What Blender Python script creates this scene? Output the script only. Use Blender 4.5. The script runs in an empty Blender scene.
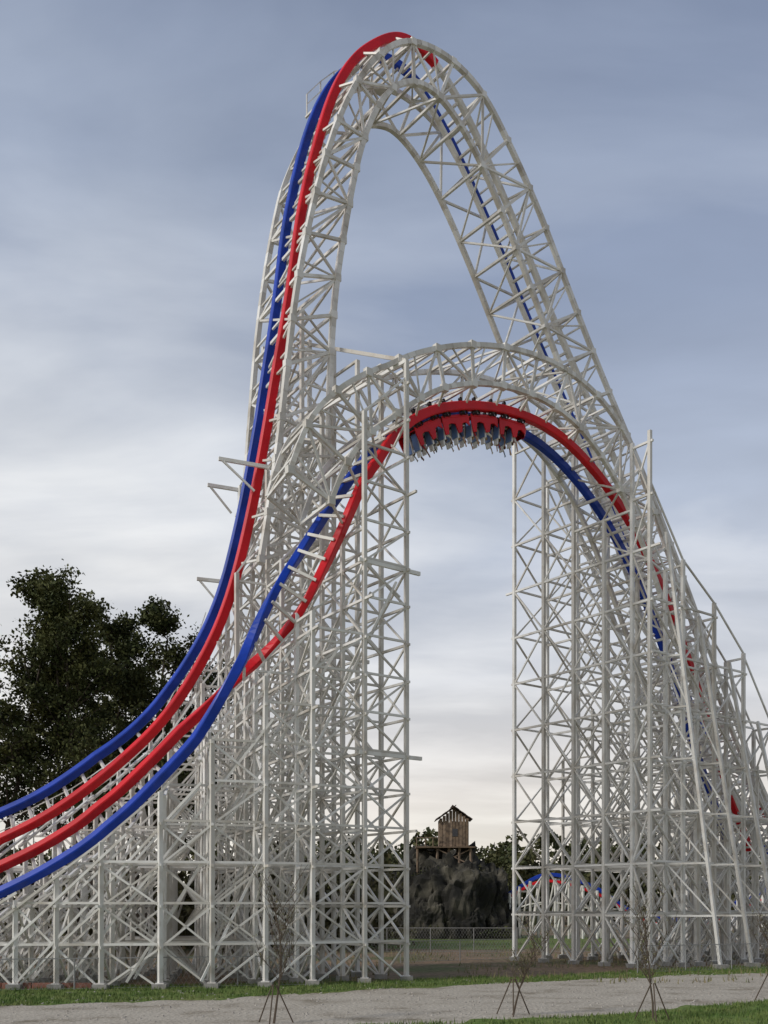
import bpy, math, random
import numpy as np
from mathutils import Vector, Matrix, noise
random.seed(7); rng=np.random.default_rng(7)
scene=bpy.context.scene
COL=bpy.context.collection

# ------------------------------------------------------------------ materials
def mat(name, col, rough=.6, col2=None, scale=3.0, detail=5, bump=0, metallic=0, island=0, spec=None, lo=.4, hi=.65):
    m=bpy.data.materials.new(name); m.use_nodes=True
    nt=m.node_tree; b=nt.nodes['Principled BSDF']
    b.inputs['Roughness'].default_value=rough
    b.inputs['Metallic'].default_value=metallic
    if spec is not None: b.inputs['Specular IOR Level'].default_value=spec
    b.inputs['Base Color'].default_value=(*col,1)
    if col2 is not None or bump:
        g=nt.nodes.new('ShaderNodeNewGeometry')
        n=nt.nodes.new('ShaderNodeTexNoise'); n.inputs['Scale'].default_value=scale; n.inputs['Detail'].default_value=detail
        nt.links.new(g.outputs['Position'],n.inputs['Vector'])
        if col2 is not None:
            r=nt.nodes.new('ShaderNodeValToRGB'); r.color_ramp.elements[0].position=lo; r.color_ramp.elements[1].position=hi
            r.color_ramp.elements[0].color=(*col,1); r.color_ramp.elements[1].color=(*col2,1)
            nt.links.new(n.outputs['Fac'],r.inputs[0]); src=r.outputs[0]
            if island:
                r2=nt.nodes.new('ShaderNodeValToRGB'); r2.color_ramp.elements[0].color=(1-island,1-island*1.1,1-island*1.25,1); r2.color_ramp.elements[1].color=(1.05,1.05,1.05,1)
                nt.links.new(g.outputs['Random Per Island'],r2.inputs[0])
                mx=nt.nodes.new('ShaderNodeMix'); mx.data_type='RGBA'; mx.blend_type='MULTIPLY'; mx.inputs[0].default_value=1
                nt.links.new(src,mx.inputs[6]); nt.links.new(r2.outputs[0],mx.inputs[7]); src=mx.outputs[2]
            nt.links.new(src,b.inputs['Base Color'])
        if bump:
            bp=nt.nodes.new('ShaderNodeBump'); bp.inputs['Strength'].default_value=bump; bp.inputs['Distance'].default_value=.1
            nt.links.new(n.outputs['Fac'],bp.inputs['Height']); nt.links.new(bp.outputs[0],b.inputs['Normal'])
    return m
M_white=mat('white_painted_steel',(.83,.83,.81),.42,(.52,.47,.40),1.3,8,lo=.52,hi=.8,island=.3)
M_red=mat('red_gloss_paint',(.72,.010,.020),.38,(.54,.01,.018),.8,6,spec=.3)
M_blue=mat('blue_gloss_paint',(.010,.055,.46),.38,(.006,.04,.32),.8,6,spec=.3)
M_dark=mat('dark_steel',(.06,.06,.065),.5)
M_conc=mat('concrete',(.36,.35,.33),.9,(.26,.25,.23),4)
M_rust=mat('galvanised_wire',(.30,.30,.30),.5)

# ------------------------------------------------------------------ mesh helpers
class Mesh:
    def __init__(s): s.v=[]; s.f=[]
    def beam(s,p0,p1,w=.15,h=None,ref=None):
        h=h or w; p0=Vector(p0); p1=Vector(p1); d=p1-p0
        if d.length<1e-4: return
        d.normalize()
        r=Vector(ref) if ref is not None else Vector((0,0,1))
        if abs(d.dot(r))>.96: r=Vector((.788,.616,0)) if abs(d.z)>.9 else Vector((0,0,1))
        a=d.cross(r).normalized(); b=a.cross(d).normalized()
        n=len(s.v); a=a*w/2; b=b*h/2
        for p in (p0,p1):
            s.v+= [tuple(p-a-b),tuple(p+a-b),tuple(p+a+b),tuple(p-a+b)]
        s.f+=[(n,n+1,n+5,n+4),(n+1,n+2,n+6,n+5),(n+2,n+3,n+7,n+6),(n+3,n,n+4,n+7),(n+3,n+2,n+1,n),(n+4,n+5,n+6,n+7)]
    def box(s,c,size):
        x,y,z=c; a,b,d=[k/2 for k in size]; n=len(s.v)
        s.v+=[(x-a,y-b,z-d),(x+a,y-b,z-d),(x+a,y+b,z-d),(x-a,y+b,z-d),(x-a,y-b,z+d),(x+a,y-b,z+d),(x+a,y+b,z+d),(x-a,y+b,z+d)]
        s.f+=[(n+3,n+2,n+1,n),(n+4,n+5,n+6,n+7),(n,n+1,n+5,n+4),(n+1,n+2,n+6,n+5),(n+2,n+3,n+7,n+6),(n+3,n,n+4,n+7)]
    def tube(s,p0,p1,r0,r1,k=5):
        p0=Vector(p0);p1=Vector(p1); d=(p1-p0)
        if d.length<1e-5: return
        d.normalize(); r=Vector((0,0,1)) if abs(d.z)<.9 else Vector((1,0,0))
        a=d.cross(r).normalized(); b=d.cross(a); n=len(s.v)
        for p,rr in((p0,r0),(p1,r1)):
            for i in range(k):
                t=2*math.pi*i/k; s.v.append(tuple(p+a*(math.cos(t)*rr)+b*(math.sin(t)*rr)))
        for i in range(k):
            j=(i+1)%k; s.f.append((n+i,n+j,n+k+j,n+k+i))
    def sweep(s,pts,As,Us,w,h):
        prof=[(-.5,-.4),(-.38,-.5),(.38,-.5),(.5,-.4),(.5,.4),(.38,.5),(-.38,.5),(-.5,.4)]
        n0=len(s.v); k=len(prof)
        for p,a,u in zip(pts,As,Us):
            for x,y in prof: s.v.append(tuple(p+a*(x*w)+u*(y*h)))
        for i in range(len(pts)-1):
            for j in range(k):
                q=(j+1)%k; s.f.append((n0+i*k+j,n0+i*k+q,n0+(i+1)*k+q,n0+(i+1)*k+j))
        s.f.append(tuple(n0+j for j in range(k))[::-1]); e=n0+(len(pts)-1)*k; s.f.append(tuple(e+j for j in range(k)))
    def obj(s,name,m,parent=None,smooth=False):
        me=bpy.data.meshes.new(name); me.from_pydata(s.v,[],s.f); me.update()
        ms=m if isinstance(m,(list,tuple)) else [m]
        for q in ms: me.materials.append(q)
        if smooth: me.polygons.foreach_set('use_smooth',[True]*len(me.polygons))
        o=bpy.data.objects.new(name,me); COL.objects.link(o)
        if parent: o.parent=parent
        return o
def empty(name):
    e=bpy.data.objects.new(name,None); COL.objects.link(e); return e

# ------------------------------------------------------------------ plan frame (s along the ride, t sideways)
def head(s):
    if s>=-6: return math.radians(38)
    if s<=-15: return 0.0
    return math.radians(38*(s+15)/9)
def _int(a,b,x,y,n=40):
    ds=(b-a)/n
    for i in range(n):
        h=head(a+(i+.5)*ds); x+=math.cos(h)*ds; y+=math.sin(h)*ds
    return x,y
O6=(0.9-6*math.cos(math.radians(38)),56-6*math.sin(math.radians(38)))
O15=_int(-6,-15,*O6)
def F(s,t,z):
    if s>=-6: x=.9+s*math.cos(math.radians(38)); y=56+s*math.sin(math.radians(38))
    elif s<=-15: x=O15[0]+(s+15); y=O15[1]
    else: x,y=_int(-6,s,*O6,n=20)
    h=head(s)
    return Vector((x-math.sin(h)*t,y+math.cos(h)*t,z))
def LAT(s):
    h=head(s); return Vector((-math.sin(h),math.cos(h),0))
def crom(P,n):
    P=[Vector((*p,)) for p in P]; out=[]
    for i in range(len(P)-1):
        a=P[max(i-1,0)];b=P[i];c=P[i+1];d=P[min(i+2,len(P)-1)]
        for k in range(n):
            t=k/n
            out.append(.5*((2*b)+(c-a)*t+(2*a-5*b+4*c-d)*t*t+(3*b-a-3*c+d)*t*t*t))
    out.append(P[-1]); return out
def interp(x,T):
    if x<=T[0][0]: return T[0][1]
    for (a,b),(c,d) in zip(T,T[1:]):
        if x<=c: return b+(d-b)*(x-a)/(c-a)
    return T[-1][1]
def smooth(P,it=2):
    P=[Vector(p) for p in P]
    for _ in range(it):
        P=[P[0]]+[(P[i-1]+P[i]*2+P[i+1])/4 for i in range(1,len(P)-1)]+[P[-1]]
    return P

big_rail=[(-28,4.3),(-24.0,5.4),(-21.1,6.6),(-18.7,7.8),(-16.3,9.5),(-14.0,11.6),(-12.2,14.2),(-10.6,17.8),(-9.5,22.3),(-8.7,26.8),(-8.2,29.9),(-7.5,34.0),(-6.8,38.8),(-5.5,43.7),(-4.2,46.6),(-2.7,48.5),(-.6,50.1),(1.6,50.0),(3.6,48.7),(5.7,46.5),(8.2,43.4),(11.0,39.6),(14.2,35.6),(17.5,31.6),(21.1,26.8),(25.3,21.0),(30.1,14.8),(35.0,9.6),(41.0,5.3),(50,3)]
big_out=[(-9.3,20.0),(-8.6,25.0),(-8.2,28.9),(-7.7,33.4),(-6.9,37.8),(-5.8,42.0),(-4.0,45.8),(-1.6,48.6),(1.2,49.5),(4.0,49.0),(6.3,47.1),(9.0,44.0),(11.8,40.0),(14.6,36.2),(18.2,31.7),(22.1,26.4),(26.4,20.1),(30.7,13.9),(34.6,8.7)]
big_in=[(-6.3,21.5),(-6.1,26.5),(-6.0,30.3),(-5.7,34.1),(-5.0,38.1),(-4.1,42.0),(-2.8,45.0),(-1.2,46.7),(.6,47.2),(2.4,46.5),(4.3,44.8),(6.6,41.8),(9.0,38.2),(11.5,34.5),(14.5,30.3),(18.2,25.3),(22.4,18.8),(26.6,12.5),(30.7,7.4)]
st_c=[(-27,2.6),(-22.1,3.5),(-19.5,4.6),(-17.3,5.7),(-15.1,7.2),(-13.5,9.2),(-12.0,11.5),(-10.7,13.9),(-9.7,15.8),(-8.7,18.1),(-7.7,20.5),(-6.9,22.5),(-5.9,24.5),(-4.2,26.5),(-2.0,27.9),(1.2,28.9),(4.5,29.2),(7.3,28.7),(10.2,27.3),(12.9,25.2),(15.2,22.6),(17.1,19.9),(19.2,16.4),(21.3,12.4),(24.6,7.1)]
st_out=[(-9.4,22.4),(-8.7,25.0),(-7.4,27.0),(-5.4,28.8),(-2.6,30.3),(.1,31.3),(2.9,31.9),(5.7,32.0),(8.5,31.4),(10.9,29.9),(12.8,27.3),(15.0,23.7),(17.7,19.5),(21.0,14.7),(24.9,9.6),(29.1,5.2)]
st_in=[(-8.1,21.4),(-7.4,23.7),(-6.2,25.6),(-4.1,27.4),(-2.3,28.5),(.1,29.4),(2.5,29.8),(4.8,29.8),(7.1,29.2),(9.2,27.9),(11.1,26.0),(13.3,22.8),(15.9,18.6),(19.1,13.9),(22.7,8.9),(26.7,4.5)]

coaster=empty('roller_coaster')
steel=Mesh(); truss=Mesh(); red=Mesh(); blue=Mesh(); ties=Mesh(); foot=Mesh(); plate=Mesh()

# ------------------------------------------------------------------ tracks
def track(C,tc,roll,anchor,gauge=1.3,w=.36,h=.44,sub=8,wsec=None):
    c2=smooth(crom([(a,b,0) for a,b in C],sub),6)
    base=[F(p[0],tc,p[1]) for p in c2]; R=[];B=[];AA=[];UU=[];SS=[];TT=[]
    for i,p in enumerate(base):
        T=(base[min(i+1,len(base)-1)]-base[max(i-1,0)]).normalized()
        L=LAT(c2[i][0]); N=T.cross(L)
        if N.length<1e-3: N=Vector((0,0,1))
        N.normalize()
        ph=math.radians(interp(c2[i][0],roll))
        A=(L*math.cos(ph)+N*math.sin(ph)).normalized(); U=(N*math.cos(ph)-L*math.sin(ph)).normalized()
        AA.append(A);UU.append(U);SS.append(c2[i][0]);TT.append(T)
        if anchor=='red': R.append(p); B.append(p+A*gauge)      # red given, blue on +A
        else: R.append(p+A*gauge/2); B.append(p-A*gauge/2)       # centre given, red on +A
    if wsec:   # descending side of the big hill: white near rail and slimmer painted far rail
        a=[i for i,s in enumerate(SS) if s<=wsec[0]][-1]; b=[i for i,s in enumerate(SS) if s>=wsec[1]][0]
        red.sweep(R[:a+1],AA[:a+1],UU[:a+1],w,h); ties.sweep(R[a:b+1],AA[a:b+1],UU[a:b+1],w*.8,h*.8); red.sweep(R[b:],AA[b:],UU[b:],w,h)
        blue.sweep(B[:a+1],AA[:a+1],UU[:a+1],w,h); blue.sweep(B[a:],AA[a:],UU[a:],w*.6,h*.6)
        ties.sweep([p-u*.28 for p,u in zip(B[a:b],UU[a:b])],AA[a:b],UU[a:b],w*.7,.24)
    else:
        red.sweep(R,AA,UU,w,h); blue.sweep(B,AA,UU,w,h)
    acc=0
    for i in range(1,len(R)):
        acc+=(R[i]-R[i-1]).length
        if acc>.95:
            acc=0
            dn=-UU[i]*.26
            ties.beam(R[i]+dn,B[i]+dn,.13,.13)
    return R,B,AA,UU,SS,TT
R1,B1,A1,U1,S1,T1=track(big_rail,-.8,[(-24,60),(-16,50),(-12.5,30),(-10,8),(-8.5,0)],'red',gauge=1.6,wsec=(1.9,33))
R2,B2,A2,U2,S2,T2=track(st_c,-5,[(-22,58),(-15,52),(-12.4,38),(-10.6,-15),(-9.7,-60),(-8.4,-125),(-6.6,-172),(-5,-180)],'centre',gauge=1.4)

# ------------------------------------------------------------------ box trusses
def near(p,L):
    return min(L,key=lambda q:(q-p).length_squared)
def boxtruss(O,I,tf,tb,n,cw=.26,ww=.15,rails=None,step=1.6):
    if not callable(tb): tbv=tb; tb=lambda s:tbv
    o=smooth(crom([(a,b,0) for a,b in O],n),3); i_=smooth(crom([(a,b,0) for a,b in I],n),3)
    of=[F(p[0],tf,p[1]) for p in o]; ob=[F(p[0],tb(p[0]),p[1]) for p in o]
    jf=[F(p[0],tf,p[1]) for p in i_]; jb=[F(p[0],tb(q[0]),p[1]) for p,q in zip(i_,o)]
    for L in (of,ob,jf,jb):
        for a,b in zip(L,L[1:]): truss.beam(a,b+(b-a).normalized()*.03,cw,cw)
    idx=[0];acc=0
    for k in range(1,len(of)):
        acc+=(of[k]-of[k-1]).length*.5+(jf[k]-jf[k-1]).length*.5
        if acc>step: idx.append(k);acc=0
    for q,(a,b) in enumerate(zip(idx,idx[1:])):
        truss.beam(of[a],jf[a],ww); truss.beam(ob[a],jb[a],ww)
        if q%2: truss.beam(of[a],jf[b],ww*.8);truss.beam(ob[a],jb[b],ww*.8)
        else: truss.beam(jf[a],of[b],ww*.8);truss.beam(jb[a],ob[b],ww*.8)
        truss.beam(of[a],ob[a],ww);truss.beam(jf[a],jb[a],ww)
        if q%2: truss.beam(of[a],ob[b],ww*.7); truss.beam(jb[a],jf[b],ww*.7)
        else: truss.beam(ob[a],of[b],ww*.7); truss.beam(jf[a],jb[b],ww*.7)
        m=(a+b)//2
        truss.beam(of[m],ob[m],ww*.65); truss.beam(of[m],(jf[a] if q%2==0 else jf[b]),ww*.5)
        if rails:
            r=near(jf[a] if rails[2] else of[a],rails[0]); b_=near(jb[a] if rails[2] else ob[a],rails[1])
            truss.beam(of[a] if not rails[2] else jf[a],r,.1); truss.beam(ob[a] if not rails[2] else jb[a],b_,.1)
        for P in (of[a],jf[a]):
            truss.beam(P-LAT(0)*.14,P+LAT(0)*.14,.34,.34)
boxtruss(big_out,big_in,-1.9,lambda s: interp(s,[(-7,2.7),(-3,2.1),(1,1.6),(60,1.5)]),6,.25,.14,rails=(R1,B1,False),step=2.0)
boxtruss(st_out,st_in,-6.6,-3.4,6,.22,.13,rails=(R2,B2,True),step=1.9)

# ------------------------------------------------------------------ scaffolded bents
ZB=[(a,b) for a,b in big_rail]; ZBI=sorted(big_in); ZS=[(a,b) for a,b in st_c]
def grid(stations,rows,topf,dz,cw=.25,hw=.15,dw=.12,ext=.22,X=.25,drop=0):
    top={}
    for s in stations:
        for t in rows:
            z=topf(s,t); top[s,t]=z
            if z<1: continue
            p=F(s,t,0)
            steel.beam(p,F(s,t,z),cw,cw)
            foot.box((p.x,p.y,.10),(.6,.6,.24)); plate.box((p.x,p.y,.24),(.36,.36,.04))
    for si,s in enumerate(stations):
        for ti in range(len(rows)-1):
            t0,t1=rows[ti],rows[ti+1]; m=min(top[s,t0],top[s,t1]); k=0
            while (k+1)*dz<=m+.01:
                z0=k*dz; z1=z0+dz
                e=ext if random.random()<.85 else ext+.5
                steel.beam(F(s,t0-(e if ti==0 else 0),z1),F(s,t1+(e if ti==len(rows)-2 else 0),z1),hw,hw)
                fl=(k+ti)%2; x=random.random()<X; dr=random.random()<drop
                if (fl or x) and not dr: steel.beam(F(s,t0,z0),F(s,t1,z1),dw)
                if (not fl or x) and not dr: steel.beam(F(s,t1,z0),F(s,t0,z1),dw)
                k+=1
            if m-k*dz>.7: steel.beam(F(s,t0,m),F(s,t1,m),hw,hw)
    for t in rows:
        for si in range(len(stations)-1):
            s0,s1=stations[si],stations[si+1]; m=min(top[s0,t],top[s1,t]); k=0
            while (k+1)*dz<=m+.01:
                z0=k*dz; z1=z0+dz
                steel.beam(F(s0,t,z1+.14),F(s1,t,z1+.14),hw*.9)
                fl=(k+si)%2; x=random.random()<X; dr=random.random()<drop
                if (fl or x) and not dr: steel.beam(F(s0,t,z0),F(s1,t,z1),dw)
                if (not fl or x) and not dr: steel.beam(F(s1,t,z0),F(s0,t,z1),dw)
                k+=1
            hi=max(top[s0,t],top[s1,t])
            if hi-m>dz*.6:
                a,b=(s0,s1) if top[s0,t]>top[s1,t] else (s1,s0)
                steel.beam(F(a,t,min(hi,m+dz*1.3)),F(b,t,m),dw)
    return top
# left group
def topL(s,t):
    if t<-2.9:
        z=interp(s,ZS)
        if s>-6.5: return {-7:28.6,-5.1:29.2,-3.2:30.2}.get(t,28)
        if s>-8: return {-7:25.6,-5.1:20.4,-3.2:27}.get(t,26)
        if s>-10: return z-(1.6 if t<-6 else 1.2)+ (3 if t>-4 else 0)
        return z-(1.6 if t<-6 else (1.0 if t<-4 else .2))
    z=interp(s,ZB)
    if s>-6.5: return 31.5 if t<0 else 33
    if s>-8: return 33
    if s>-10: return 24.6 if t<2 else 25.4
    if s>-11.5: return min(z,20.5)
    return z+(-1.3 if t<-1 else (-.7 if t<2 else .9))
grid([-29,-27.4,-25.9,-24.3,-22.8,-21.2,-19.7,-18.1,-16.4,-14.7,-13.1,-11.7,-10.2,-8.8,-7.1,-5.3],[-7,-5.1,-3.2,-1.2,1.0,3.0],topL,1.72,cw=.18,hw=.11,dw=.085,X=.2,drop=.02)
# right group
TR=[(11,29.6),(14,23.1),(17,21.2),(20,18.7),(23,14.8),(26,11.3),(29,8.2),(32,6.5),(40,4)]
def topR(s,t):
    if t<-6:
        st=max(a for a,_ in TR if a<=s+.01); return dict(TR)[st]-(0 if t<-7.5 else .3)
    if t<-4: return min(interp(s,ZS)-1.1,27) if s<25 else 3
    if t<-2.5: return max(interp(s,sorted(st_in))+1.5, interp(s,ZBI)-4) if s<24 else interp(s,ZBI)-1
    return interp(s,ZBI)-.1 if s>12 else 33
grid([11,14,17,20,23,26,29,32,35.5,39],[-8.2,-7,-5,-2.7,-.3,2.2],topR,2.9,cw=.19,hw=.12,dw=.09,X=.12,drop=.03)
grid([15.5,18.5,21.5,24.5,27.5,30.5],[-8.2,-5,-.3,2.2],lambda s,t: min(topR(s,t),{-8.2:12,-5:9,-.3:16,2.2:13}[t]),2.9,cw=.15,hw=.09,dw=.075,X=.1,drop=.2)
for s in (12.5,15.5,18.5,21.5,24.5):
    z=interp(s,TR)-2
    a=F(s,-8.2,z); b=F(s+1.0,-11.0,0); steel.beam(a,b,.17); foot.box((b.x,b.y,.12),(.7,.7,.3))
    n=int(z/2.9)
    for k in range(1,n):
        f=k*2.9/z; q=b.lerp(a,f); steel.beam(q,F(s,-8.2,k*2.9),.1); steel.beam(q,F(s,-8.2,(k+1)*2.9 if k+1<n else k*2.9),.08)
for t in (-7.12,-5.2,-3.32,3.12):
    for s0 in (-24,-22,-20,-18,-16,-14,-12):
        z=interp(s0+6,ZS)*.75
        steel.beam(F(s0,t,.3),F(s0+6,t,z),.10)
# outrigger ledgers and hand-rail posts beside the upper track
for s in np.arange(-24,-10.4,1.0):
    z=interp(s,ZB)
    steel.beam(F(s,-1.2,z-.9),F(s,4.0,z+.9),.11)
    if s<-11.5:
        steel.beam(F(s,3.7,z-.5),F(s,3.7,z+1.9),.06)
        z2=interp(s+1,ZB)
        steel.beam(F(s,3.7,z+1.9),F(s+1,3.7,z2+1.9),.05); steel.beam(F(s,3.7,z+1.4),F(s+1,3.7,z2+1.4),.04)
    zs=interp(s,ZS); steel.beam(F(s,-6.6,zs-1.9),F(s,-3.2,zs-.9),.11)
for (s0,s1,t,z) in ((-11.0,-8,3.0,25.2),(-11.0,-8,-1.2,24.8),(-7.3,-4.4,-7,10.32),(-7.3,-4.5,-7,18.92),(-11.7,-9,3,20.3),(-7.1,-4.6,-3.2,15.5)):
    steel.beam(F(s0,t,z),F(s1,t,z),.13,.17)
    steel.beam(F(s0+.1,t,z),F(s0+1.6,t,z-1.3),.09)
steel.beam(F(-5.3,-7,28.6),F(-5.3,1.4,33),.16)
steel.beam(F(-7.3,-3.2,27),F(-5.3,-7,28.6),.14)
# summit maintenance walkway
for s in np.arange(-4.2,1.0,.9):
    z=interp(s,ZB)
    steel.beam(F(s,.6,z-.3),F(s,3.0,z-.2),.1); steel.beam(F(s,2.9,z-.2),F(s,2.9,z+1.0),.06)
    z2=interp(s+.9,ZB)
    for h in (.45,1.0): steel.beam(F(s,2.9,z+h),F(s+.9,2.9,z2+h),.05)
    steel.beam(F(s,2.6,z-.15),F(s+.9,2.6,z2-.15),.5,.04)
red.obj('red_rail',M_red,coaster); blue.obj('blue_rail',M_blue,coaster)
ties.obj('cross_ties',M_white,coaster); truss.obj('arch_trusses',M_white,coaster)
steel.obj('support_bents',M_white,coaster); foot.obj('footings',M_conc,coaster); plate.obj('base_plates',M_white,coaster)

# ------------------------------------------------------------------ second, distant coaster
c2=empty('roller_coaster')
dm=Mesh(); dr=Mesh(); db=Mesh()
pts=[Vector(p) for p in [(9,112,2.5),(13,110,4.2),(17,108,6.3),(22,107,5.0),(27,108,2.2),(33,110,1.6),(40,112,3.8),(48,112,7),(58,113,4),(70,115,2)]]
cp=crom(pts,8); A=[];U=[]
for i,p in enumerate(cp):
    T=(cp[min(i+1,len(cp)-1)]-cp[max(i-1,0)]).normalized(); a=Vector((0,0,1)).cross(T).normalized(); A.append(a);U.append(T.cross(a))
dr.sweep([p-a*.6-Vector((0,0,.3)) for p,a in zip(cp,A)],A,U,.35,.3); db.sweep([p+a*.6+Vector((0,0,.4)) for p,a in zip(cp,A)],A,U,.35,.4)
for i in range(0,len(cp)-2,2):
    p=cp[i]; q=cp[i+2]; a=A[i]
    for sg in (-1.4,1.4):
        dm.beam((p.x+a.x*sg,p.y+a.y*sg,0),(p.x+a.x*sg,p.y+a.y*sg,p.z),.2)
        dm.beam((p.x+a.x*sg,p.y+a.y*sg,0),(q.x+a.x*sg,q.y+a.y*sg,q.z),.13)
        dm.beam((p.x+a.x*sg,p.y+a.y*sg,p.z*.6),(q.x+a.x*sg,q.y+a.y*sg,q.z*.6),.13)
    dm.beam(p-a*1.6-Vector((0,0,.5)),p+a*1.6-Vector((0,0,.5)),.18); dm.beam((p.x-a.x*1.4,p.y-a.y*1.4,0),p+a*1.4,.12)
dr.obj('red_rail',M_red,c2);db.obj('blue_rail',M_blue,c2);dm.obj('supports',M_white,c2)

# ------------------------------------------------------------------ train and riders
M_seat=mat('seat_vinyl',(.05,.05,.055),.5); M_ltb=mat('light_blue_panel',(.14,.24,.50),.4); M_wht=mat('white_panel',(.82,.83,.85),.35)
train=empty('roller_coaster_train')
def car_parts(lead):
    P={'red':Mesh(),'white':Mesh(),'dark':Mesh(),'blue':Mesh()}
    P['dark'].box((0,0,.36),(1.75,.9,.12)); P['dark'].box((-1.05,0,.36),(.45,.14,.1))
    for x in (-.6,.6):
        for y in (-.72,.72):
            P['dark'].beam((x,y*.7,.34),(x,y,.34),.1)
            for (dx,dz,r) in ((.14,.34,.11),(-.14,.34,.11),(0,-.32,.09)):
                P['dark'].tube((x+dx,y-.07,dz),(x+dx,y+.07,dz),r,r,12)
            P['dark'].beam((x,y,.34),(x,y,-.32),.06,.2)
    # sculpted shells: low sills that flare up beside each seat
    prof=[(-.90,.36),(.88,.36),(.98,.55),(.90,.95),(.66,.76),(.42,.80),(.26,1.20),(.0,1.24),(-.08,.80),(-.34,.74),(-.56,.80),(-.68,1.24),(-.92,1.26),(-.95,.7)]
    for y in (-.64,.64):
        m=P['red']; n=len(m.v); k=len(prof)
        for yy in (y-.035,y+.035):
            for x,z in prof: m.v.append((x,yy,z))
        m.f.append(tuple(n+i for i in range(k))); m.f.append(tuple(n+k+i for i in range(k))[::-1])
        for i in range(k): m.f.append((n+i,n+k+i,n+k+(i+1)%k,n+(i+1)%k))
        m.box((0,y*1.03,.46),(1.5,.1,.07))
    P['red'].box((0,0,.47),(1.82,1.2,.05))
    if lead:
        m=P['red']; n=len(m.v)
        m.v+=[(.9,-.62,.4),(.9,.62,.4),(.9,.62,1.1),(.9,-.62,1.1),(1.45,-.3,.42),(1.45,.3,.42),(1.35,.28,.75),(1.35,-.28,.75)]
        m.f+=[(n,n+1,n+5,n+4),(n+1,n+2,n+6,n+5),(n+2,n+3,n+7,n+6),(n+3,n,n+4,n+7),(n+4,n+5,n+6,n+7)]
    for x in (-.62,.33):
        for y in (-.29,.29):
            P['dark'].box((x+.12,y,.64),(.42,.44,.12))
            P['white'].beam((x-.10,y,.62),(x-.26,y,1.42),.46,.1,ref=(1,0,0))
            P['blue'].beam((x-.15,y,.62),(x-.32,y,1.38),.40,.05,ref=(1,0,0))
            P['white'].beam((x-.27,y,1.42),(x-.31,y,1.68),.26,.1,ref=(1,0,0))
            P['dark'].tube((x+.5,y,.6),(x+.28,y,.92),.03,.03,6); P['dark'].tube((x+.28,y-.2,.93),(x+.28,y+.2,.93),.05,.05,8)
    return P
mats={'red':M_red,'white':M_wht,'dark':M_seat,'blue':M_ltb}
def rider_mesh(pose):
    V=[(0,0,.10),(-.02,0,.30),(-.05,0,.48),(-.05,0,.56),(-.03,0,.63),(-.02,0,.72),(-.02,0,.80)]
    Rr=[(.15,.17),(.13,.15),(.14,.19),(.06,.06),(.075,.07),(.095,.085),(.06,.06)]
    E=[(i,i+1) for i in range(6)]
    def chain(root,pts,rs):
        k=root
        for p,r in zip(pts,rs):
            V.append(p);Rr.append((r,r));E.append((k,len(V)-1));k=len(V)-1
    a=pose
    for sg in (-1,1):
        chain(0,[(.05,.10*sg,.08),(.42,.12*sg,.09),(.46,.12*sg,-.22),(.44,.13*sg,-.40),(.56,.14*sg,-.44)],[.095,.07,.055,.04,.045])
        if a==0: pts=[(-.05,.19*sg,.50),(.0,.26*sg,.76),(.06,.25*sg,1.00),(.08,.25*sg,1.12)]
        elif a==1: pts=[(-.05,.19*sg,.50),(.10,.26*sg,.66),(.16,.20*sg,.92),(.17,.19*sg,1.03)]
        else: pts=[(-.05,.19*sg,.50),(.05,.25*sg,.28),(.30,.16*sg,.26),(.36,.12*sg,.28)]
        chain(2,pts,[.065,.048,.034,.03])
        h=V[-1]; d=Vector(V[-1])-Vector(V[-2]); d.normalize(); hk=len(V)-1
        for j,(w,l) in enumerate(((-.035,.075),(-.012,.09),(.012,.085),(.035,.065))):
            V.append((h[0]+d.x*l,h[1]+w,h[2]+d.z*l));Rr.append((.010,.010));E.append((hk,len(V)-1))
        V.append((h[0]+d.x*.03+.04,h[1]-.04*sg,h[2]+d.z*.03));Rr.append((.011,.011));E.append((hk,len(V)-1))
    me=bpy.data.meshes.new('rider'); me.from_pydata(V,E,[]); o=bpy.data.objects.new('tmp',me); COL.objects.link(o)
    sk=o.modifiers.new('s','SKIN'); sb=o.modifiers.new('b','SUBSURF'); sb.levels=1
    for i,r in enumerate(Rr): me.skin_vertices[0].data[i].radius=r
    me.skin_vertices[0].data[0].use_root=True
    dg=bpy.context.evaluated_depsgraph_get(); ev=o.evaluated_get(dg); nm=bpy.data.meshes.new_from_object(ev)
    bpy.data.objects.remove(o)
    return nm
def dress(nm,shirt,trouser,skin,hair):
    me=nm.copy()
    for m in (shirt,trouser,skin,hair,M_dark): me.materials.append(m)
    for p in me.polygons:
        c=p.center; z=c.z
        if z>.585 and abs(c.y)<.13: p.material_index=3 if (c.x<-.03 or z>.80) else 2
        elif z>.55 and abs(c.y)<.1: p.material_index=2
        elif abs(c.y)>.2 and (z>.72): p.material_index=2
        elif c.x>.28 and z>.15 : p.material_index=2
        elif z<-.36: p.material_index=4
        elif z<.16: p.material_index=1
        else: p.material_index=0
        p.use_smooth=True
    return me
base=[rider_mesh(i) for i in range(3)]
skins=[mat('skin_a',(.50,.30,.21),.6),mat('skin_b',(.22,.12,.075),.6),mat('skin_c',(.58,.38,.28),.6)]
hairs=[mat('hair_dark',(.02,.014,.01),.7),mat('hair_brown',(.08,.04,.02),.7),mat('hair_blond',(.35,.24,.11),.7)]
shirts=[mat('shirt_%d'%i,c,.8) for i,c in enumerate([(.7,.7,.72),(.03,.04,.10),(.35,.04,.05),(.05,.05,.05),(.25,.40,.65),(.7,.7,.66)])]
trs=[mat('trousers_%d'%i,c,.85) for i,c in enumerate([(.05,.08,.16),(.03,.03,.035),(.22,.20,.16),(.06,.08,.14)])]
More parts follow.
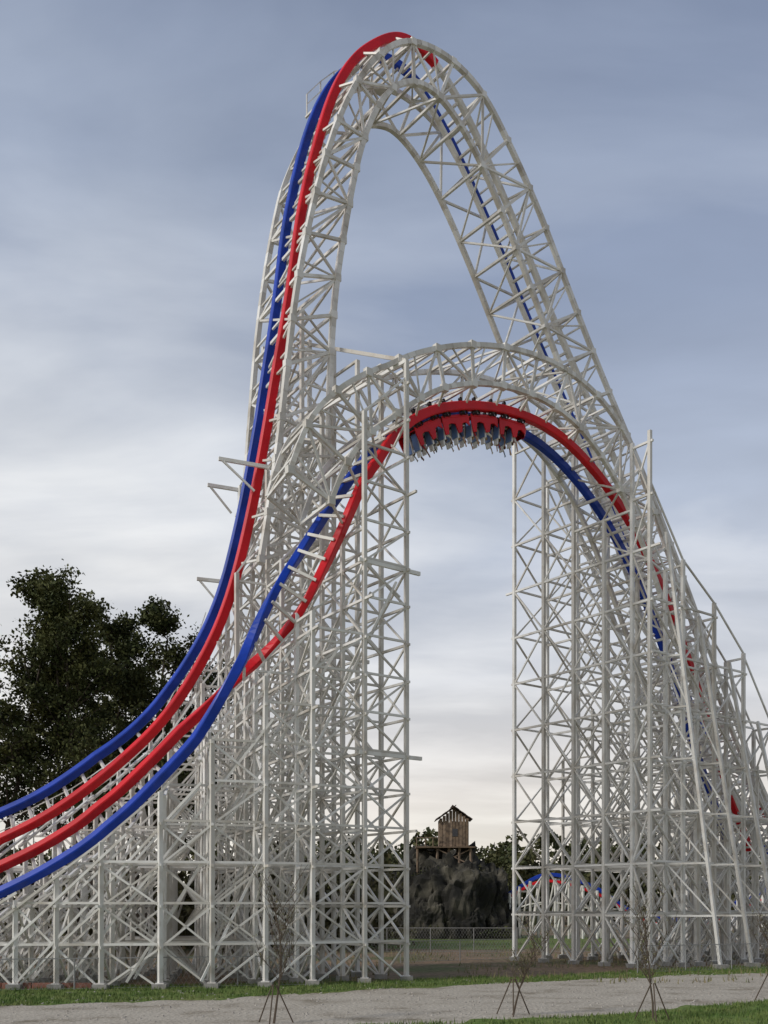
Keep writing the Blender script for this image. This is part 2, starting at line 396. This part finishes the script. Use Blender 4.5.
Cc=[(a+b)/2 for a,b in zip(R2,B2)]
arc=[0]
for a,b in zip(Cc,Cc[1:]): arc.append(arc[-1]+(b-a).length)
def at_s(sv): return min(range(len(S2)),key=lambda k:abs(S2[k]-sv))
def mtx(i,u):
    X=T2[i];Z=U2[i];Y=Z.cross(X).normalized()
    P=Cc[i]+X*u
    M=Matrix.Identity(4)
    for r in range(3): M[r][0]=X[r];M[r][1]=Y[r];M[r][2]=Z[r];M[r][3]=P[r]
    return M
a0=arc[at_s(2.8)]
for k in range(4):
    target=a0-k*2.12; i=min(range(len(arc)),key=lambda j:abs(arc[j]-target)); M=mtx(i,target-arc[i]); P=car_parts(k==0)
    for nm,ms in P.items():
        o=ms.obj('car_%d_%s'%(k+1,nm),mats[nm],train); o.matrix_world=M
        b=o.modifiers.new('bev','BEVEL'); b.width=.015; b.segments=1
    for x in (-.62,.33):
        for y in (-.29,.29):
            me=dress(base[random.choice([0,0,1,1,2])],random.choice(shirts),random.choice(trs),random.choice(skins),random.choice(hairs))
            o=bpy.data.objects.new('rider',me); COL.objects.link(o)
            o.matrix_world=M@Matrix.Translation((x-.02,y,.70))@Matrix.Rotation(random.uniform(-.12,.12),4,'Z')
            f=Mesh()
            for yy in (-.03,.03): f.box((.072,yy,.715),(.02,.022,.014))
            fo=f.obj('eyes',M_dark); fo.parent=o
            f=Mesh(); f.tube((.06,0,.72),(.095,0,.685),.010,.018,6); fo=f.obj('nose',me.materials[2]); fo.parent=o
            f=Mesh(); f.box((.070,0,.655),(.02,.05,.012)); fo=f.obj('mouth',shirts[2]); fo.parent=o

# ------------------------------------------------------------------ ground sheets
def sheet(name,poly,z,m):
    me=bpy.data.meshes.new(name); me.from_pydata([(x,y,z) for x,y in poly],[],[tuple(range(len(poly)))]); me.materials.append(m)
    o=bpy.data.objects.new(name,me); COL.objects.link(o); return o
def ground_mat(name,cols,scales,bump=.3,lo=.38,hi=.62,stretch=None):
    m=bpy.data.materials.new(name); m.use_nodes=True; nt=m.node_tree; b=nt.nodes['Principled BSDF']; b.inputs['Roughness'].default_value=.95
    b.inputs['Specular IOR Level'].default_value=.15
    g=nt.nodes.new('ShaderNodeNewGeometry')
    def nz(s,d=6):
        n=nt.nodes.new('ShaderNodeTexNoise'); n.inputs['Scale'].default_value=s; n.inputs['Detail'].default_value=d; n.inputs['Roughness'].default_value=.65
        nt.links.new(g.outputs['Position'],n.inputs['Vector']); return n
    a=nz(scales[0]); r=nt.nodes.new('ShaderNodeValToRGB'); r.color_ramp.elements[0].position=lo; r.color_ramp.elements[1].position=hi
    r.color_ramp.elements[0].color=(*cols[0],1); r.color_ramp.elements[1].color=(*cols[1],1); nt.links.new(a.outputs['Fac'],r.inputs[0])
    if len(cols)>2: e=r.color_ramp.elements.new((lo+hi)/2); e.color=(*cols[2],1)
    c=nz(scales[1],3); r2=nt.nodes.new('ShaderNodeValToRGB'); r2.color_ramp.elements[0].position=.3; r2.color_ramp.elements[1].position=.7
    r2.color_ramp.elements[0].color=(.5,.5,.5,1); r2.color_ramp.elements[1].color=(1.35,1.35,1.35,1) ; nt.links.new(c.outputs['Fac'],r2.inputs[0])
    mx=nt.nodes.new('ShaderNodeMix'); mx.data_type='RGBA'; mx.blend_type='MULTIPLY'; mx.inputs[0].default_value=1
    nt.links.new(r.outputs[0],mx.inputs[6]); nt.links.new(r2.outputs[0],mx.inputs[7]); nt.links.new(mx.outputs[2],b.inputs['Base Color'])
    bp=nt.nodes.new('ShaderNodeBump'); bp.inputs['Strength'].default_value=bump; bp.inputs['Distance'].default_value=.08
    nt.links.new(c.outputs['Fac'],bp.inputs['Height']); nt.links.new(bp.outputs[0],b.inputs['Normal'])
    return m
G_dirt=ground_mat('dirt_and_weeds',[(.27,.19,.125),(.11,.13,.055),(.20,.15,.10)],(.14,3))
G_grass=ground_mat('mown_grass',[(.10,.17,.035),(.18,.21,.07)],(.5,5))
G_grav=ground_mat('gravel',[(.48,.44,.37),(.22,.19,.14),(.43,.39,.325)],(.5,9),.5,lo=.38,hi=.70)
def wavy(P,amp,n=10):
    out=[]
    for (a,b) in zip(P,P[1:]):
        L=math.dist(a,b); n=max(2,int(L/.35))
        for i in range(n):
            t=i/n; x=a[0]+(b[0]-a[0])*t; y=a[1]+(b[1]-a[1])*t
            q=noise.noise(Vector((x*.3,y*.3,3)))*amp+noise.noise(Vector((x*1.2,y*1.2,7)))*amp*.6+noise.noise(Vector((x*4,y*4,1)))*amp*.3
            out.append((x,y+q))
    out.append(P[-1]); return out
sheet('ground',[(-2000,-50),(2000,-50),(2000,3000),(-2000,3000)],0,G_dirt)
up=[(-60,12),(-40,22),(-13.3,35.2),(-6,38.4),(0,42.6),(10,48.2),(19.5,53),(60,73)]
lowp=[(-60,4),(-30,17),(-10.8,25.5),(0,29.9),(7,32.5),(14.4,37.6),(50,55)]
gt=[(-70,45),(-16.8,45.5),(-8,44.5),(0,47),(4.5,49.8),(7,49.6),(14,55.0),(22,59),(60,77)]
wu=wavy(up,1.3);wl=wavy(lowp,1.2);wg=wavy(gt,1.2)
sheet('lawn',wg+wu[::-1],.010,G_grass)
sheet('gravel_path',[(x,y+.7) for x,y in wu]+[(x,y-.6) for x,y in wl[::-1]],.005,G_grav)
sheet('lawn',[(-60,-20)]+wl+[(60,-20)],.010,G_grass)
sheet('lawn',[(-5,84),(6,80),(18,84),(30,96),(20,118),(0,112),(-12,100)],.008,G_grass)
M_blade=mat('grass_blades',(.085,.15,.028),.8,(.18,.22,.065),1.2,4)
def inpoly(x,y,P):
    c=False;j=len(P)-1
    for i in range(len(P)):
        if (P[i][1]>y)!=(P[j][1]>y) and x<(P[j][0]-P[i][0])*(y-P[i][1])/(P[j][1]-P[i][1])+P[i][0]: c=not c
        j=i
    return c
v=[];f=[]
polyA=gt+up[::-1]; polyB=[(-60,-20)]+lowp+[(60,-20)]
cnt=0
while cnt<28000:
    x=random.uniform(-20,26); y=random.uniform(28,60)
    if abs(x)>y*.41: continue
    if not(inpoly(x,y,polyA) or inpoly(x,y,polyB)): continue
    if noise.noise(Vector((x*.6,y*.6,0)))<-.2 and random.random()<.75: continue
    h=random.uniform(.05,.18); w=random.uniform(.012,.03); a=random.uniform(0,6.28); lx=random.uniform(-.05,.05); ly=random.uniform(-.05,.05)
    n=len(v); v+=[(x-w*math.cos(a),y-w*math.sin(a),0.005),(x+w*math.cos(a),y+w*math.sin(a),.005),(x+lx,y+ly,h)]; f.append((n,n+1,n+2)); cnt+=1
g=Mesh(); g.v=v; g.f=f; g.obj('grass',M_blade)
M_weed=mat('dry_weeds',(.24,.20,.11),.9,(.12,.15,.06),1.5,4)
g=Mesh()
for i in range(9000):
    x=random.uniform(-22,40); y=random.uniform(45,100)
    if noise.noise(Vector((x*.25,y*.25,5)))<0: continue
    h=random.uniform(.1,.45); w=random.uniform(.02,.05); a=random.uniform(0,6.28); n=len(g.v)
    g.v+=[(x-w*math.cos(a),y-w*math.sin(a),0),(x+w*math.cos(a),y+w*math.sin(a),0),(x+random.uniform(-.12,.12),y+random.uniform(-.12,.12),h)]; g.f.append((n,n+1,n+2))
g.obj('weeds',M_weed)
g=Mesh()
for i in range(1500):
    x=random.uniform(-18,26); y=.47*x+random.uniform(31,47)
    r0=random.uniform(.02,.07); n=len(g.v)
    for (a,b,c) in ((1,0,0),(0,1,0),(-1,0,0),(0,-1,0),(0,0,.8)): g.v.append((x+a*r0*random.uniform(.7,1.3),y+b*r0*random.uniform(.7,1.3),.006+c*r0))
    g.f+=[(n,n+1,n+4),(n+1,n+2,n+4),(n+2,n+3,n+4),(n+3,n,n+4)]
g.obj('loose_stones',mat('stone',(.42,.39,.34),.9,(.25,.23,.2),5))

# ------------------------------------------------------------------ vegetation
M_bark=mat('bark',(.09,.07,.055),.9,(.05,.04,.03),6)
M_leaf=mat('tree_leaves',(.045,.060,.020),.75,(.12,.13,.045),.5,4,spec=.2,island=.35)
M_brush=mat('brush_leaves',(.07,.06,.03),.8,(.11,.11,.05),.4,4,spec=.2,island=.3)
M_leaf2=mat('distant_leaves',(.06,.075,.03),.75,(.12,.12,.055),.15,4,spec=.2,island=.3)
def add_leaves(m,cen,n,rad,size):
    c=np.array(cen); d=rng.normal(size=(n,3)); d/=np.linalg.norm(d,axis=1)[:,None]; r=rad*rng.random(n)**.5
    p=c+d*r[:,None]*np.array([1,1,.8])
    a=rng.normal(size=(n,3)); a/=np.linalg.norm(a,axis=1)[:,None]; b=np.cross(a,rng.normal(size=(n,3))); b/=np.linalg.norm(b,axis=1)[:,None]
    s=size*rng.uniform(.5,1.3,n)[:,None]
    q=np.stack([p-a*s*.5,p+b*s*.32,p+a*s*.5,p-b*s*.32],1)
    k=len(m.v); m.v+= [tuple(x) for x in q.reshape(-1,3).tolist()]
    m.f+=[(k+4*i,k+4*i+1,k+4*i+2,k+4*i+3) for i in range(n)]
def make_tree(seed,H,leafn=26,leafr=.9,leafs=.30):
    random.seed(seed); w=Mesh(); l=Mesh()
    def br(p,d,L,r,lev):
        segs=8 if lev==0 else 3
        for i in range(segs):
            d=(d+Vector((random.gauss(0,.06),random.gauss(0,.06),random.gauss(0,.05)+(.03 if lev else .10)))).normalized()
            q=p+d*(L/segs); r1=r*(.86 if lev else .84); w.tube(p,q,r,r1,6 if lev<2 else 4)
            if lev<3 and not(lev==0 and i<2):
                for _ in range(3 if lev==0 else 2):
                    ang=random.uniform(0,6.28); up=random.uniform(.1,.7) 
                    nd=(Vector((math.cos(ang),math.sin(ang),up))+d*.35).normalized()
                    br(q,nd,L*random.uniform(.38,.62)*(.36*(1.25-i/10) if lev==0 else 1),r1*.5,lev+1)
            p=q;r=r1
            if lev>=2 and random.random()<.68: add_leaves(l,p,int(leafn*random.uniform(.3,1.2)),leafr*random.uniform(.5,1.1),leafs)
        if 0<lev<3: add_leaves(l,p,leafn,leafr,leafs)
        if lev==0: add_leaves(l,p,leafn*2,leafr*1.2,leafs)
    br(Vector((0,0,0)),Vector((0,0,1)),H,.012*H,0)
    return w,l
def place(kinds,x,y,sc,rot,name='tree'):
    e=empty(name); e.location=(x,y,0); e.rotation_euler=(0,0,rot); e.scale=(sc,)*3
    for nm,me in kinds:
        o=bpy.data.objects.new(nm,me); COL.objects.link(o); o.parent=e
kinds=[]
for sd in (3,11,23):
    w,l=make_tree(sd,21,12,.8,.26)
    a=w.obj('trunk_and_branches',M_bark); b=l.obj('foliage',M_leaf)
    kinds.append([('trunk_and_branches',a.data),('foliage',b.data)]); bpy.data.objects.remove(a);bpy.data.objects.remove(b)
for x,y,sc,r,k in [(-25.8,68,1.13,0,0),(-22.4,70,.98,2,1),(-19.0,69,1.05,4,2),(-16.4,71,1.10,1,0),(-29,73,1.15,3,2),(-24,80,1.02,5,1),(-14.2,78,.92,2.2,1),(-31,66,1.0,1,1),(-20,82,1.15,1.6,0),(-17.8,76,1.1,3.3,2)]:
    place(kinds[k],x,y,sc,r)
random.seed(5)
ug=Mesh(); 
for i in range(260):
    x=random.uniform(-44,1); y=random.uniform(76,95); h=random.uniform(2,8.5)
    for z in np.arange(.5,h,1.2): add_leaves(ug,(x+random.uniform(-.8,.8),y,z),20,1.5,.6)
ug.obj('undergrowth',M_brush)
dt=Mesh()
for i in range(360):
    x=random.uniform(-170,230) if i<200 else random.uniform(-30,70); y=random.uniform(175,240); h=random.uniform(12,17)*(1 if x<60 else .9); cw=random.uniform(3,5)
    dt.tube((x,y,0),(x,y,h*.7),.3,.15,4)
    for _ in range(9):
        z=random.uniform(.15,1); rr=cw*math.sqrt(max(.05,1-(z-.45)**2*2.4)); a=random.uniform(0,6.28)
        add_leaves(dt,(x+math.cos(a)*rr*.5,y+math.sin(a)*rr*.5,h*z),28,rr*.62,1.1)
dt.obj('distant_trees',M_leaf2)

M_twig=mat('twigs',(.10,.075,.055),.9); M_bud=mat('bud_leaves',(.20,.18,.08),.8,(.12,.14,.05),3)
def sapling(x,y,H,seed):
    random.seed(seed); e=empty('sapling'); e.location=(x,y,0); w=Mesh(); l=Mesh(); st=Mesh()
    def br(p,d,L,r,lev):
        for i in range(5):
            d=(d+Vector((random.gauss(0,.10),random.gauss(0,.10),.05))).normalized(); q=p+d*L/5; w.tube(p,q,r,r*.82,5); r*=.82
            if lev<2 and (lev>0 or i>0):
                for _ in range(4 if lev==0 else 2):
                    a=random.uniform(0,6.28); nd=(Vector((math.cos(a),math.sin(a),1.0))+d*.6).normalized(); br(q,nd,L*random.uniform(.25,.5),max(.010,r*.5),lev+1)
            p=q
            if lev>=2 and random.random()<.3: add_leaves(l,p,2,.08,.05)
    br(Vector((0,0,0)),Vector((0,0,1)),H,.04,0)
    for k in range(3):
        a=k*2.1+.4; st.tube((math.cos(a)*.6,math.sin(a)*.6,0),(math.cos(a)*.06,math.sin(a)*.06,1.15),.022,.022,5)
    w.obj('branches',M_twig,e); l.obj('buds',M_bud,e); st.obj('stakes',M_twig,e)
sapling(-3.25,30.2,3.1,1); sapling(4.1,32.5,2.2,2); sapling(8.1,30.8,2.8,3); sapling(14,37,2.4,4)

# ------------------------------------------------------------------ rock outcrop and shack
M_rock=mat('weathered_rock',(.020,.019,.016),.95,(.12,.11,.085),.55,10,bump=.8,lo=.44,hi=.68)
import bmesh
bm=bmesh.new()
random.seed(9)
for (x,y,z,sx,sy,sz_) in [(4,109,2.5,3.4,3,6.0),(7.5,108,3,3.6,3,6.3),(10.5,109,2,2.8,3,5.4),(2.2,111,2,2.5,3,5.8),(6,111,4,4.5,3,5.4),(12.6,110,.8,2.0,2.5,4.2),(0,113,2,3,3,5.5),(8.3,106.2,.8,2.0,1.6,3.0),(4.6,106.4,.6,2.0,1.5,3.4),(11.6,107,.3,1.4,1.3,1.9),(2.4,107.2,.3,1.7,1.3,2.5),(-3,113,1,3,3,4.5)]:
    r=bmesh.ops.create_icosphere(bm,subdivisions=5,radius=1)
    for vv in r['verts']:
        d=vv.co.copy(); n=1+.34*noise.noise(d*1.6+Vector((x,y,z)))+.26*noise.noise(d*3.6+Vector((x,0,z)))+.16*noise.noise(d*9+Vector((0,y,z)))
        n-=.12*abs(noise.noise(Vector((d.x*2.5,d.y*2.5,d.z*6+x)))) 
        d*=n; q=Vector((abs(d.x)**.8*math.copysign(1,d.x),abs(d.y)**.8*math.copysign(1,d.y),abs(d.z)**.75*math.copysign(1,d.z)))
        vv.co=Vector((x+q.x*sx,y+q.y*sy,z+q.z*sz_))
me=bpy.data.meshes.new('rock_outcrop'); bm.to_mesh(me); bm.free(); me.materials.append(M_rock)
COL.objects.link(bpy.data.objects.new('rock_outcrop',me))
mo=Mesh(); random.seed(4)
for i in range(60):
    x=random.uniform(-2,13); add_leaves(mo,(x,random.uniform(104.8,106),random.uniform(.2,1.0)) if i%3 else (x,random.uniform(106,108),random.uniform(6.5,8.6)),40,.7,.25)
mo.obj('shrubs',M_leaf2)
M_wood=mat('weathered_planks',(.30,.22,.155),.9,(.14,.105,.08),2.5,7,island=.3); M_roof=mat('shingles',(.15,.11,.09),.9,(.08,.06,.05),4,island=.3)
sh=empty('wooden_shack'); w=Mesh(); r=Mesh(); d=Mesh(); X0,Y0,Z0=7.3,108,9.6
for i in range(9):
    for (yy) in (-1.25,1.25): w.box((X0-1.36+i*.34,Y0+yy,Z0+1.4+random.uniform(-.05,.05)),(.30,.07,2.8+random.uniform(-.1,.1)))
for i in range(7):
    for xx in (-1.5,1.5): w.box((X0+xx,Y0-1.05+i*.35,Z0+1.4),(.07,.31,2.8))
for k in range(9):
    hh=1.25*(1-abs(k-4)/4.7); w.box((X0-1.36+k*.34,Y0-1.2,Z0+2.75+hh/2),(.31,.06,hh))
d.box((X0+.1,Y0-1.30,Z0+1.45),(.55,.05,.8)); 
for sg in (-1,1):
    a=Vector((X0,0,Z0+4.15)); b=Vector((X0+sg*2.1,0,Z0+2.65))
    for j in range(6):
        p=a.lerp(b,(j+.5)/6)+Vector((0,0,.03*(j%2)))
        dd=(b-a).normalized()
        r.beam((p.x-dd.x*.24,Y0-1.7,p.z-dd.z*.24),(p.x-dd.x*.24,Y0+1.7,p.z-dd.z*.24),.46,.06,ref=(sg*.58,0,.81))
for x in (-1.9,-.6,.6,1.9):
    for y in (-1.3,1.3): w.beam((X0+x,Y0+y,4),(X0+x*.9,Y0+y,Z0),.2)
w.beam((X0-1.9,Y0-1.3,7.6),(X0+1.9,Y0-1.3,9.4),.12); w.beam((X0+1.9,Y0-1.35,7.6),(X0-1.9,Y0-1.35,9.4),.12)
w.box((X0-.9,Y0,Z0-.08),(6.2,3.4,.14))
for x in (-3.9,-3,-2.2): w.beam((X0+x,Y0-1.6,Z0),(X0+x,Y0-1.6,Z0+.9),.08)
w.beam((X0-3.9,Y0-1.6,Z0+.9),(X0-1.5,Y0-1.6,Z0+.9),.08); w.beam((X0-3.8,Y0-1.3,5),(X0-3.8,Y0-1.3,Z0),.18)
w.obj('plank_walls_and_deck',M_wood,sh); r.obj('gable_roof',M_roof,sh); d.obj('window_opening',M_dark,sh)

# ------------------------------------------------------------------ fences
def fence(P,h):
    m=Mesh()
    for a,b in zip(P,P[1:]):
        a=Vector((*a,0));b=Vector((*b,0)); L=(b-a).length; n=int(L/3)
        for i in range(n+1):
            p=a.lerp(b,i/n); m.tube(p,p+Vector((0,0,h)),.035,.035,6)
        m.beam(a+Vector((0,0,h)),b+Vector((0,0,h)),.045); m.beam(a+Vector((0,0,.06)),b+Vector((0,0,.06)),.02)
        k=int(L/.22); u=(b-a).normalized()
        for i in range(k):
            p=a+u*(i*.22)
            m.beam(p+Vector((0,0,.05)),p+u*h*.6+Vector((0,0,h)),.008); m.beam(p+u*h*.6+Vector((0,0,.05)),p+Vector((0,0,h)),.008)
    m.obj('chain_link_fence',M_rust)
fence([(-30,41.2),(-16,41.4),(-3,44.5)],1.3); fence([(-3,76),(26,76)],1.8); fence([(1,62),(8.5,66)],1.3); fence([(13,52.5),(30,60)],1.4)
eb=Mesh(); 
for i in range(10): eb.box((-24+i*1.25,42.6,.13),(1.2,.3,.26))
eb.obj('brick_edging',mat('terracotta',(.33,.15,.11),.85,(.25,.11,.08),5))

# ------------------------------------------------------------------ sky
W=bpy.data.worlds.new('World'); scene.world=W; W.use_nodes=True; nt=W.node_tree; nt.nodes.clear()
N=nt.nodes.new; Lk=nt.links.new
out=N('ShaderNodeOutputWorld'); bg=N('ShaderNodeBackground'); bg.inputs['Strength'].default_value=.1; Lk(bg.outputs[0],out.inputs[0])
sky=N('ShaderNodeTexSky'); sky.sky_type='NISHITA'; sky.sun_disc=False; sky.sun_elevation=math.radians(38); sky.sun_rotation=math.radians(235)
tc=N('ShaderNodeTexCoord'); sep=N('ShaderNodeSeparateXYZ'); Lk(tc.outputs['Generated'],sep.inputs[0])
def math_(op,a,b=None,clamp=False):
    n=N('ShaderNodeMath'); n.operation=op; n.use_clamp=clamp
    for i,q in enumerate((a,b)):
        if q is None: continue
        if isinstance(q,(int,float)): n.inputs[i].default_value=q
        else: Lk(q,n.inputs[i])
    return n.outputs[0]
def ramp(fac,els):
    r=N('ShaderNodeValToRGB'); e=r.color_ramp.elements
    while len(e)<len(els): e.new(.5)
    for q,(p,c) in zip(e,els): q.position=p; q.color=(*c,1) if isinstance(c,tuple) else (c,c,c,1)
    Lk(fac,r.inputs[0]); return r.outputs[0]
zc=math_('MAXIMUM',sep.outputs[2],0)
dn=math_('ADD',zc,.22)
cx=math_('DIVIDE',sep.outputs[0],dn); cy=math_('DIVIDE',sep.outputs[1],dn)
cmb=N('ShaderNodeCombineXYZ'); Lk(cx,cmb.inputs[0]); Lk(cy,cmb.inputs[1])
def nz(sc,det,ro,sx=1,sy=1,off=0,dist=0):
    mp=N('ShaderNodeMapping'); mp.inputs['Scale'].default_value=(sx,sy,1); mp.inputs['Location'].default_value=(off,off*.7,off); Lk(cmb.outputs[0],mp.inputs[0])
    n=N('ShaderNodeTexNoise'); n.inputs['Scale'].default_value=sc; n.inputs['Detail'].default_value=det; n.inputs['Roughness'].default_value=ro; n.inputs['Distortion'].default_value=dist
    Lk(mp.outputs[0],n.inputs['Vector']); return n.outputs['Fac']
n1=nz(1.1,5,.5,1,1.3,2.3,.4); n2=nz(2.4,6,.52,.75,1.7,5.1,.25)
def mixc(f,a,b,bt='MIX'):
    m=N('ShaderNodeMix'); m.data_type='RGBA'; m.blend_type=bt
    if isinstance(f,(int,float)): m.inputs[0].default_value=f
    else: Lk(f,m.inputs[0])
    for i,q in ((6,a),(7,b)):
        if isinstance(q,tuple): m.inputs[i].default_value=(*q,1)
        else: Lk(q,m.inputs[i])
    return m.outputs[2]
basec=ramp(zc,[(0,(.97,.88,.76)),(.10,(.86,.80,.745)),(.22,(.68,.70,.75)),(.36,(.50,.56,.68)),(.50,(.34,.405,.55)),(.66,(.235,.29,.42)),(1,(.22,.27,.40))])
light=ramp(zc,[(0,(1,.95,.86)),(.22,(.90,.89,.88)),(.44,(.84,.86,.88)),(.58,(.44,.50,.61)),(1,(.32,.38,.50))])
xl=math_('MULTIPLY',sep.outputs[0],-1.1)
m1=ramp(math_('ADD',math_('ADD',math_('MULTIPLY',n1,.62),math_('MULTIPLY',n2,.38)),math_('MULTIPLY',xl,.42)),[(.39,0.0),(.70,1.0)])
cl=mixc(m1,basec,light)
m2=ramp(n2,[(.36,.88),(.66,1.06)])
cl=mixc(1.0,cl,m2,'MULTIPLY')
# unseen sky behind the viewer, dimmed to deepen shading on the steel
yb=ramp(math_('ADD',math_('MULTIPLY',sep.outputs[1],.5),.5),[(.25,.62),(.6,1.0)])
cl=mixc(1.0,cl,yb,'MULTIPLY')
sc=N('ShaderNodeVectorMath'); sc.operation='SCALE'; Lk(cl,sc.inputs[0]); sc.inputs[3].default_value=10
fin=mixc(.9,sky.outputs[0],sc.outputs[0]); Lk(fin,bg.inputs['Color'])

su=bpy.data.lights.new('sun','SUN'); su.energy=2.1; su.angle=math.radians(10); su.color=(1,.95,.89)
so=bpy.data.objects.new('sun',su); COL.objects.link(so); so.rotation_euler=Vector((.70,.42,-.62)).to_track_quat('-Z','Y').to_euler()

cam=bpy.data.cameras.new('camera'); co=bpy.data.objects.new('camera',cam); COL.objects.link(co); scene.camera=co
co.location=(0,0,3.5); co.rotation_euler=(math.radians(90),0,0); cam.sensor_fit='VERTICAL'; cam.sensor_height=36; cam.lens=36
cam.shift_y=(905-512)/1024; cam.clip_end=5000; cam.clip_start=.1
scene.view_settings.view_transform='Standard'; scene.view_settings.look='None'; scene.view_settings.exposure=0
print('verts',sum(len(o.data.vertices) for o in bpy.data.objects if o.type=='MESH'))
